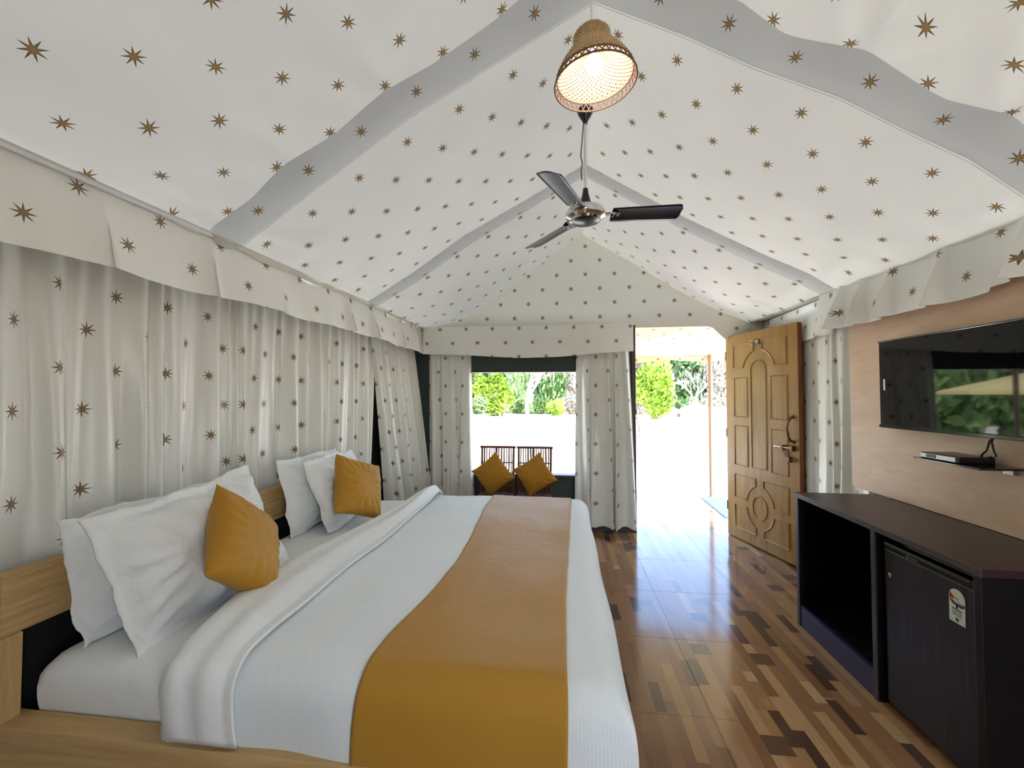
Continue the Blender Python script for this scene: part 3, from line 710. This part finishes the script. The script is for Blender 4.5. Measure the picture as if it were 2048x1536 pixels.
pillow('cushion',(.37,.37),.14,7,M['gold'],(-1.29,2.52,.86),(.36,.88,-.34),(-.32,.28,1),'gold cushion upright against the farther white pillows','cushion',G2,0,conc=.08)

# ------------------------------------------------------------ bamboo chairs
def bamboo_chair(x,y,label):
    r=empty('bamboo_chair',(x,y,0)); tag(r,label,'chair','slatted bamboo chairs below the window')
    T=lambda name,pts,rad,m='bamboo',n=8,par=None:MB().tube(pts,rad,n).build(name,M[m],par or r,True)
    w=.165
    for s in (-1,1):
        T('back_post',[(s*w,.13,0),(s*w,.13,.42),(s*w*1.02,.19,.90)],.013)
        T('front_leg',[(s*w,-.24,0),(s*w,-.24,.43)],.014)
        T('side_rail',[(s*w,-.26,.42),(s*w,.17,.42)],.012); T('side_rail',[(s*w,-.24,.16),(s*w,.13,.16)],.010)
    MB().box(-.19,.19,.172,.202,.888,.912,.005).build('top_rail',M['bamboo'],r)
    T('cross_rail',[(-w,.168,.74),(w,.168,.74)],.007); T('cross_rail',[(-w,.14,.50),(w,.14,.50)],.008); T('cross_rail',[(-w,.15,.62),(w,.15,.62)],.006)
    T('seat_rail',[(-w,-.25,.42),(w,-.25,.42)],.012)
    rn=random.Random(int(x*100))
    for k in range(12):
        xx=-w+.02+k*(2*w-.04)/11
        if k==5: MB().box(xx-.012,xx+.014,.155,.165,.45,.89,.002).build('back_slat',M['bamboo'],r); continue
        T('back_slat',[(xx+rn.uniform(-.004,.004),.138,.44),(xx+rn.uniform(-.004,.004),.163,.66),(xx+rn.uniform(-.005,.005),.185,.89)],rn.uniform(.006,.0105),n=6)
    for k in range(14):
        xx=-w+.012+k*(2*w-.024)/13; T('seat_slat',[(xx,-.25,.436),(xx,.13,.436)],.0085,n=6)
    return r
bamboo_chair(-.68,4.17,'bamboo slat chair holding a gold cushion, nearer the window\'s left curtain')
bamboo_chair(-.29,4.17,'bamboo slat chair holding a gold cushion, nearer the middle of the window')
ct=MB()
for s in (-1,1): ct.tube([(s*.03,.0,.42),(s*.03,.25,.42)],.006,6)
ct.b.free()
pillow('cushion',(.335,.335),.13,21,M['gold'],(-.705,4.20,.64),(1,-.05,.82),(-.80,.16,1),'gold cushion set on its corner on the left bamboo chair','cushion',G2,0,conc=.09)
pillow('cushion',(.335,.335),.13,33,M['gold'],(-.28,4.20,.645),(1,.0,.66),(-.62,.16,1),'gold cushion set on its corner on the right bamboo chair','cushion',G2,0,conc=.09)

# ------------------------------------------------------------ wicker pendant
lp=empty('pendant_lamp',(.12,1.5,2.595),(0,math.radians(-4),0)); tag(lp,'bell-shaped wicker pendant lamp with a glowing bulb under the ridge','lamp')
MB().tube([(0,0,.165),(.045,0,.665)],.004,6).build('cord',M['white'],lp,True)
prof=[(.034,.176),(.052,.170),(.062,.157),(.063,.136),(.070,.112),(.088,.088),(.108,.060),(.124,.034),(.135,.012)]
def rad(z):
    for (r0,z0),(r1,z1) in zip(prof,prof[1:]):
        if z<=z0 and z>=z1: return r0+(r1-r0)*(z0-z)/(z0-z1)
    return prof[-1][0] if z<prof[-1][1] else prof[0][0]
bw=MB(); nst=40
for row in range(27):
    z=.012+row*.0063; pts=[]
    for k in range(nst*2):
        a=2*PI*k/(nst*2); pts.append(((rad(z)+.0032*(1 if (k//1+row)%2 else -1))*math.cos(a),(rad(z)+.0032*(1 if (k+row)%2 else -1))*math.sin(a),z))
    bw.tube(pts,.0036,5,closed=True)
sh_=bw.build('woven_shade',M['wicker'],lp,True)
st=MB()
for k in range(nst):
    a=2*PI*k/nst; st.tube([(rad(z)*math.cos(a),rad(z)*math.sin(a),z) for z in (.172,.157,.136,.11,.08,.05,.012)],.0022,5)
st.build('shade_ribs',M['wickerd'],sh_,True)
bd=MB()   # open looped border below the weave
for k in range(nst):
    a=2*PI*k/nst; P=[]
    for q in range(9):
        t=q/8; aa=a+t*2*PI/nst*2.2; zz=.012-.030*math.sin(PI*t); rr=.136+.010*math.sin(PI*t); P.append((rr*math.cos(aa),rr*math.sin(aa),zz))
    bd.tube(P,.0022,5)
bd.tube([(.137*math.cos(2*PI*k/60),.137*math.sin(2*PI*k/60),.008) for k in range(60)],.0035,6,closed=True)
bd.tube([(.146*math.cos(2*PI*k/60),.146*math.sin(2*PI*k/60),-.018) for k in range(60)],.0035,6,closed=True)
bd.build('looped_border',M['wickerd'],lp,True)
MB().lathe([(.0,.172),(.018,.172),(.02,.14),(.016,.12),(0,.12)],20).build('bulb_holder',M['white'],lp,True)
bm_=bmesh.new(); bmesh.ops.create_uvsphere(bm_,u_segments=24,v_segments=16,radius=.030)
for v in bm_.verts:
    if v.co.z>0: v.co.z*=1.3
me=bpy.data.meshes.new('bulb'); bm_.to_mesh(me); bm_.free(); bl=link('bulb',me,mat('lit_bulb',(.85,.93,1,1),.5,emit=22),lp); bl.location=(0,0,.05)
lt=bpy.data.lights.new('bulb_light','POINT'); lt.energy=1.0; lt.color=(.95,.97,1); lt.shadow_soft_size=.03; lo=bpy.data.objects.new('bulb_light',lt); C.objects.link(lo); lo.parent=lp; lo.location=(0,0,.012)

# ------------------------------------------------------------ ceiling fan
fn=empty('ceiling_fan',(.132,2.34,2.46)); tag(fn,'three-bladed dark ceiling fan on a long rod below the ridge','fan')
MB().lathe([(0,.60),(.045,.60),(.043,.585),(.030,.56),(.014,.535),(.012,.52),(0,.52)],28).build('canopy_cup',M['black'],fn,True)
MB().tube([(0,0,.12),(0,0,.53)],.0075,10).build('down_rod',M['white'],fn,True)
MB().lathe([(0,.15),(.014,.15),(.018,.12),(.032,.07),(.045,.035),(.03,.03),(0,.03)],28).build('lower_cup',M['black'],fn,True)
MB().lathe([(0,.045),(.06,.045),(.100,.03),(.112,.008),(.108,-.012),(.085,-.024),(.078,-.028),(0,-.028)],40).build('motor_housing',M['chrome'],fn,True)
MB().lathe([(.0,-.024),(.080,-.024),(.076,-.034),(.05,-.042),(0,-.046)],40).build('bottom_cap',M['black'],fn,True)
MB().lathe([(.078,-.020),(.086,-.026),(.080,-.036),(.074,-.030),(.078,-.020)],40).build('chrome_ring',M['chrome'],fn,True)
bladem=mat('blade_metal',sr(60,64,72),.22,.7)
def bladef():
    g=[];n=26;m=9;V=[]
    for i in range(n):
        t=i/(n-1); x=.145+.40*t; wd=.052+.012*t; 
        if t>.93: wd*=math.sqrt(max(0,1-((t-.93)/.07)**2))*.55+.45
        for j in range(m):
            s=-1+2*j/(m-1); V.append((x,s*wd+.006*t,.004*(1-s*s)-s*wd*.30-.004))
    return V,gridf(n,m)
for k in range(3):
    a=math.radians(8+120*k); e=(0,math.radians(-3*math.cos(a)),a)
    V,f=bladef(); b=pydata('blade',V,f,bladem,fn); b.rotation_euler=(0,-math.radians(3)*math.cos(a),a); md=b.modifiers.new('t','SOLIDIFY'); md.thickness=.0025
    ar=MB().poly([(.085,-.022),(.13,-.038),(.16,-.032),(.195,-.006),(.20,.006),(.16,.032),(.13,.038),(.085,.022)],.006,Matrix.Translation((0,0,-.004))@Matrix.Rotation(math.radians(12),4,'X')).build('blade_bracket',M['chrome'],b); ar.location=(0,0,0)
    for dx,dy in ((.155,.014),(.155,-.014),(.18,0)): MB().lathe([(0,-.012),(.005,-.011),(.005,-.004),(0,-.004)],10,Matrix.Translation((dx,dy,0))).build('rivet',M['steel'],b,True)
MB().tube([(-.02,0,.20),(-.024,0,.26),(-.016,0,.30),(-.026,0,.34),(-.018,0,.42),(-.01,0,.52)],.0035,6).build('loose_wire',M['wickerd'],fn,True)

# ------------------------------------------------------------ curtain tie cord beside the doorway
tc_=MB().tube([(.775,4.54,1.30),(.785,4.53,1.2),(.80,4.52,1.1),(.812,4.52,.96),(.80,4.52,1.12)],.004,6).build('tie_cord',M['walld'],None,True); tag(tc_,'thin dark tie cord hanging at the doorway post','cord')

# ------------------------------------------------------------ outdoors
V=[];n=70
for i in range(n):
    for j in range(n):
        x=-60+120*i/(n-1); y=6.28+90*j/(n-1)
        z=-.16+.05*nz(x*.2,y*.2)*min(1,(y-6.28)/3)
        V.append((x,y,z))
gr=pydata('ground',V,gridf(n,n),M['ground']); tag(gr,'glaring pale sandy yard outside the tent',kind='structure')
gr2=MB().box(-60,60,-30,6.27,-.3,-.17).build('ground',M['ground']); tag(gr2,'pale sandy ground around the tent',kind='structure')
V=[];n=60
for i in range(n):
    for j in range(24):
        x=-70+140*i/(n-1); t=j/23; y=40+22*t+2*nz(x*.1,t)
        V.append((x,y,-.4+t*(9+4*nz(x*.06,3))+1.0*nz(x*.35,y*.35)*min(1,t*6)))
hl=pydata('hillside',V,gridf(n,24),M['earth']); tag(hl,'reddish rocky bank rising behind the trees',kind='structure')
def leaf_mesh(name,kind,seed,nl,shape):
    r=random.Random(seed); V=[];Fc=[]; cl=[(Vector((r.gauss(0,.32),r.gauss(0,.32),r.uniform(-.2,1))),r.uniform(.25,.5)) for _ in range(16)]
    for k in range(nl):
        c,rr=r.choice(cl); d=Vector((r.gauss(0,1),r.gauss(0,1),r.gauss(0,1))).normalized()*rr*r.uniform(.5,1)
        p=(c+d); p=Vector((p.x*shape[0],p.y*shape[0],p.z*shape[1]+shape[2]))
        a=Vector((r.gauss(0,1),r.gauss(0,1),r.gauss(0,1))).normalized(); b=a.orthogonal().normalized(); s=r.uniform(.07,.14)
        i=len(V); V+=[p-a*s,p+b*s*.55,p+a*s,p-b*s*.55]; Fc.append((i,i+1,i+2,i+3))
    me=bpy.data.meshes.new(name); me.from_pydata([tuple(v) for v in V],[],Fc); me.update(); return me
def branches(seed,h,spread,depth=4,r0=.12):
    b=MB(); r=random.Random(seed)
    def rec(p,d,l,rd,k):
        q=p+d*l; mid=(p+q)/2+Vector((r.gauss(0,1),r.gauss(0,1),0))*l*.05
        b.tube([p,mid,q],[rd,rd*.85,rd*.65],5,cap=False)
        if k==0: return
        for _ in range(3 if k>1 else 4):
            nd=(d+Vector((r.gauss(0,spread),r.gauss(0,spread),r.gauss(.1,spread*.5)))).normalized(); rec(p+(q-p)*r.uniform(.55,1),nd,l*r.uniform(.6,.8),rd*.55,k-1)
    rec(Vector((0,0,-.2)),Vector((0,0,1)),h,r0,depth); return b
leafm={}
for key,mm,seed in (('g','leafg',1),('g2','leafg',2),('y','leafy',3),('y2','leafy',4),('d','leafd',5)):
    me=leaf_mesh('foliage',mm,seed,4200 if key[0]!='d' else 2200,(1.0,1.0,0)); me.materials.append(M[mm]); leafm[key]=me
brm={}
for s in (1,2,3):
    o=branches(s,1.1,.42,3,.07).build('trunk',M['bark'],None,True); brm[s]=o.data; bpy.data.objects.remove(o)
def tree(x,y,w,h,key,label,cr=.35,name='tree'):
    r=empty(name,(x,y,-.16),(0,0,x*1.7)); tag(r,label,'tree' if name!='shrub' else 'bush','trees and bushes across the yard')
    t=bpy.data.objects.new('trunk',brm[1+int(abs(x)*3)%3]); C.objects.link(t); t.parent=r; s=h/3.3; t.scale=(s*1.1,s*1.1,s)
    f=bpy.data.objects.new('foliage',leafm[key]); C.objects.link(f); f.parent=r; f.location=(0,0,h*cr); f.scale=(w*.75,w*.75,h*(1-cr)*.78)
    return r
tree(-5.0,31,1.9,3.3,'y','bright yellow-green young tree left of the bare trunk, seen through window',.28)
tree(6.1,29,1.9,3.5,'y2','bright yellow-green bushy tree seen through the left half of the doorway',.2)
tree(-.35,33,1.1,1.3,'y','low yellow-green bush right of the bare trunk, seen through window',.1,'shrub')
rt=random.Random(5)
bg=[(-8.6,36,2.6,6.5,'g'),(-6.4,38,2.4,7,'g2'),(-4.2,37,2.2,6.5,'g'),(-1.2,38,2.2,7,'g2'),(-11,38,2.6,7,'g2'),(-13.5,35,2.8,7,'g'),(.8,40,2.0,5.5,'d'),(3.6,41,2.2,6,'d'),(8.6,39,2.6,7,'y2'),(11.5,40,2.6,6.8,'g'),(6.6,42,2.4,6.5,'d'),(13.8,38,2.6,6,'d')]
wd=['leftmost','second','third','fourth']
desc=['broad green tree filling the window\'s left edge','tall green tree just behind the bright young tree','green tree between the bright young tree and bare trunk','dense green tree right of the pale bare trunk','green tree far left, hidden mostly by the window curtain','green tree beyond the left end of the porch','sparse dry tree near the window\'s right edge','sparse dry tree hidden behind the middle curtain','tall yellow-green tree above the bank in the doorway','green tree right of the porch pole','sparse brownish tree behind the doorway\'s bright bush','sparse dry tree farthest right beyond the door']
for (x,y,w_,h,k),d in zip(bg,desc): tree(x,y,w_,h,k,d,.14)
for k in range(15):                                        # low scrub along the foot of the bank
    x=-13+k*1.95+.5*nz(k*3.1); tree(x,35.2+.8*nz(k*1.7,5),1.35,1.7+.5*nz(k*2.3,2),('g2','d','g')[k%3],'%s scrub bush at the foot of the bank, %s'%(('green','dry','mid-green')[k%3],['leftmost of the row','second from the left','third from the left','left of the bright young tree','behind the bright young tree','right of the bright young tree','left of the bare trunk','right of the bare trunk','at the window\'s right edge','behind the middle curtain','at the doorway\'s left edge','behind the doorway\'s bright bush','right of the doorway\'s bright bush','next to the boulders','rightmost of the row'][k]),.02,'shrub')
for k,(x,y,h) in enumerate([(-9,15,5),(-12,22,6.5),(-15,17,6.5),(-19,24,8),(-13,11,5.5),(-20,15,7.5)]):
    tree(x,y,2.6,h,'g' if k%2 else 'g2','dark green tree left of the yard, %s'%['nearest the parasol','behind the parasol','farther left of parasol','farthest back','level with the porch','outermost'][k],.12)
bt=branches(11,1.9,.36,4,.17).build('bare_tree',M['bark'],None,True,loc=(-2.6,31.5,-.16)); tag(bt,'pale bare-trunked tree standing in the middle of the window view','tree','trees and bushes across the yard')
bt2=branches(17,1.7,.5,4,.09).build('bare_tree',M['bark'],None,True,loc=(1.6,32,-.16)); tag(bt2,'leafless branching tree at the right edge of the window view','tree','trees and bushes across the yard')
bt3=branches(23,1.7,.5,4,.10).build('bare_tree',M['bark'],None,True,loc=(9.4,31,-.16)); tag(bt3,'leafless tree on the bank in the doorway\'s right half','tree','trees and bushes across the yard')
def rock(x,y,s,seed,label):
    b=bmesh.new(); bmesh.ops.create_icosphere(b,subdivisions=3,radius=s)
    for v in b.verts:
        v.co*=1+.35*nz(v.co.x/s*1.5+seed,v.co.y/s*1.5,v.co.z/s*1.5); v.co.z*=.6
    me=bpy.data.meshes.new('boulder'); b.to_mesh(me); b.free(); o=link('boulder',me,M['earth' if s>.5 else 'rock'],None,False); o.location=(x,y,-.16+s*.2); tag(o,label,'rock'); return o
rock(9.6,31.5,1.2,1,'largest reddish boulder on the bank, centre of doorway\'s right half'); rock(11.2,32,1.0,2,'reddish boulder right of the porch pole'); rock(8.2,33,.8,3,'reddish boulder left of the largest one in the doorway')
rock(-3.4,20,.11,4,'small dark stone on the yard left of the window centre'); rock(-2.9,20.2,.13,5,'small dark stone beside another on the yard, nearer window centre'); rock(.35,20,.12,6,'small dark stone on the yard at the window\'s right edge'); rock(4.5,19.5,.14,7,'small dark stone on the yard in the doorway')
# parasol standing beyond the left end of the porch, seen mirrored in the television
ps=empty('parasol',(-7.2,10,-.16)); tag(ps,'cream garden parasol in the yard, mirrored in the television screen','parasol')
MB().lathe([(0,2.32),(.5,2.22),(2.3,1.70),(2.3,1.62)],8).build('parasol_canopy',cloth('parasol_cloth',sr(228,214,150),.4,False),ps)
MB().tube([(0,0,0),(0,0,2.35)],.03,8).build('parasol_pole',M['frame'],ps,True)
for k in range(8): a=2*PI*k/8; MB().tube([(0,0,1.6),(1.5*math.cos(a),1.5*math.sin(a),1.86)],.015,5).build('parasol_rib',M['frame'],ps,True)
for nm,b in [(o.name,o) for o in bpy.data.objects if o.name.startswith('woven_shade')]: pass
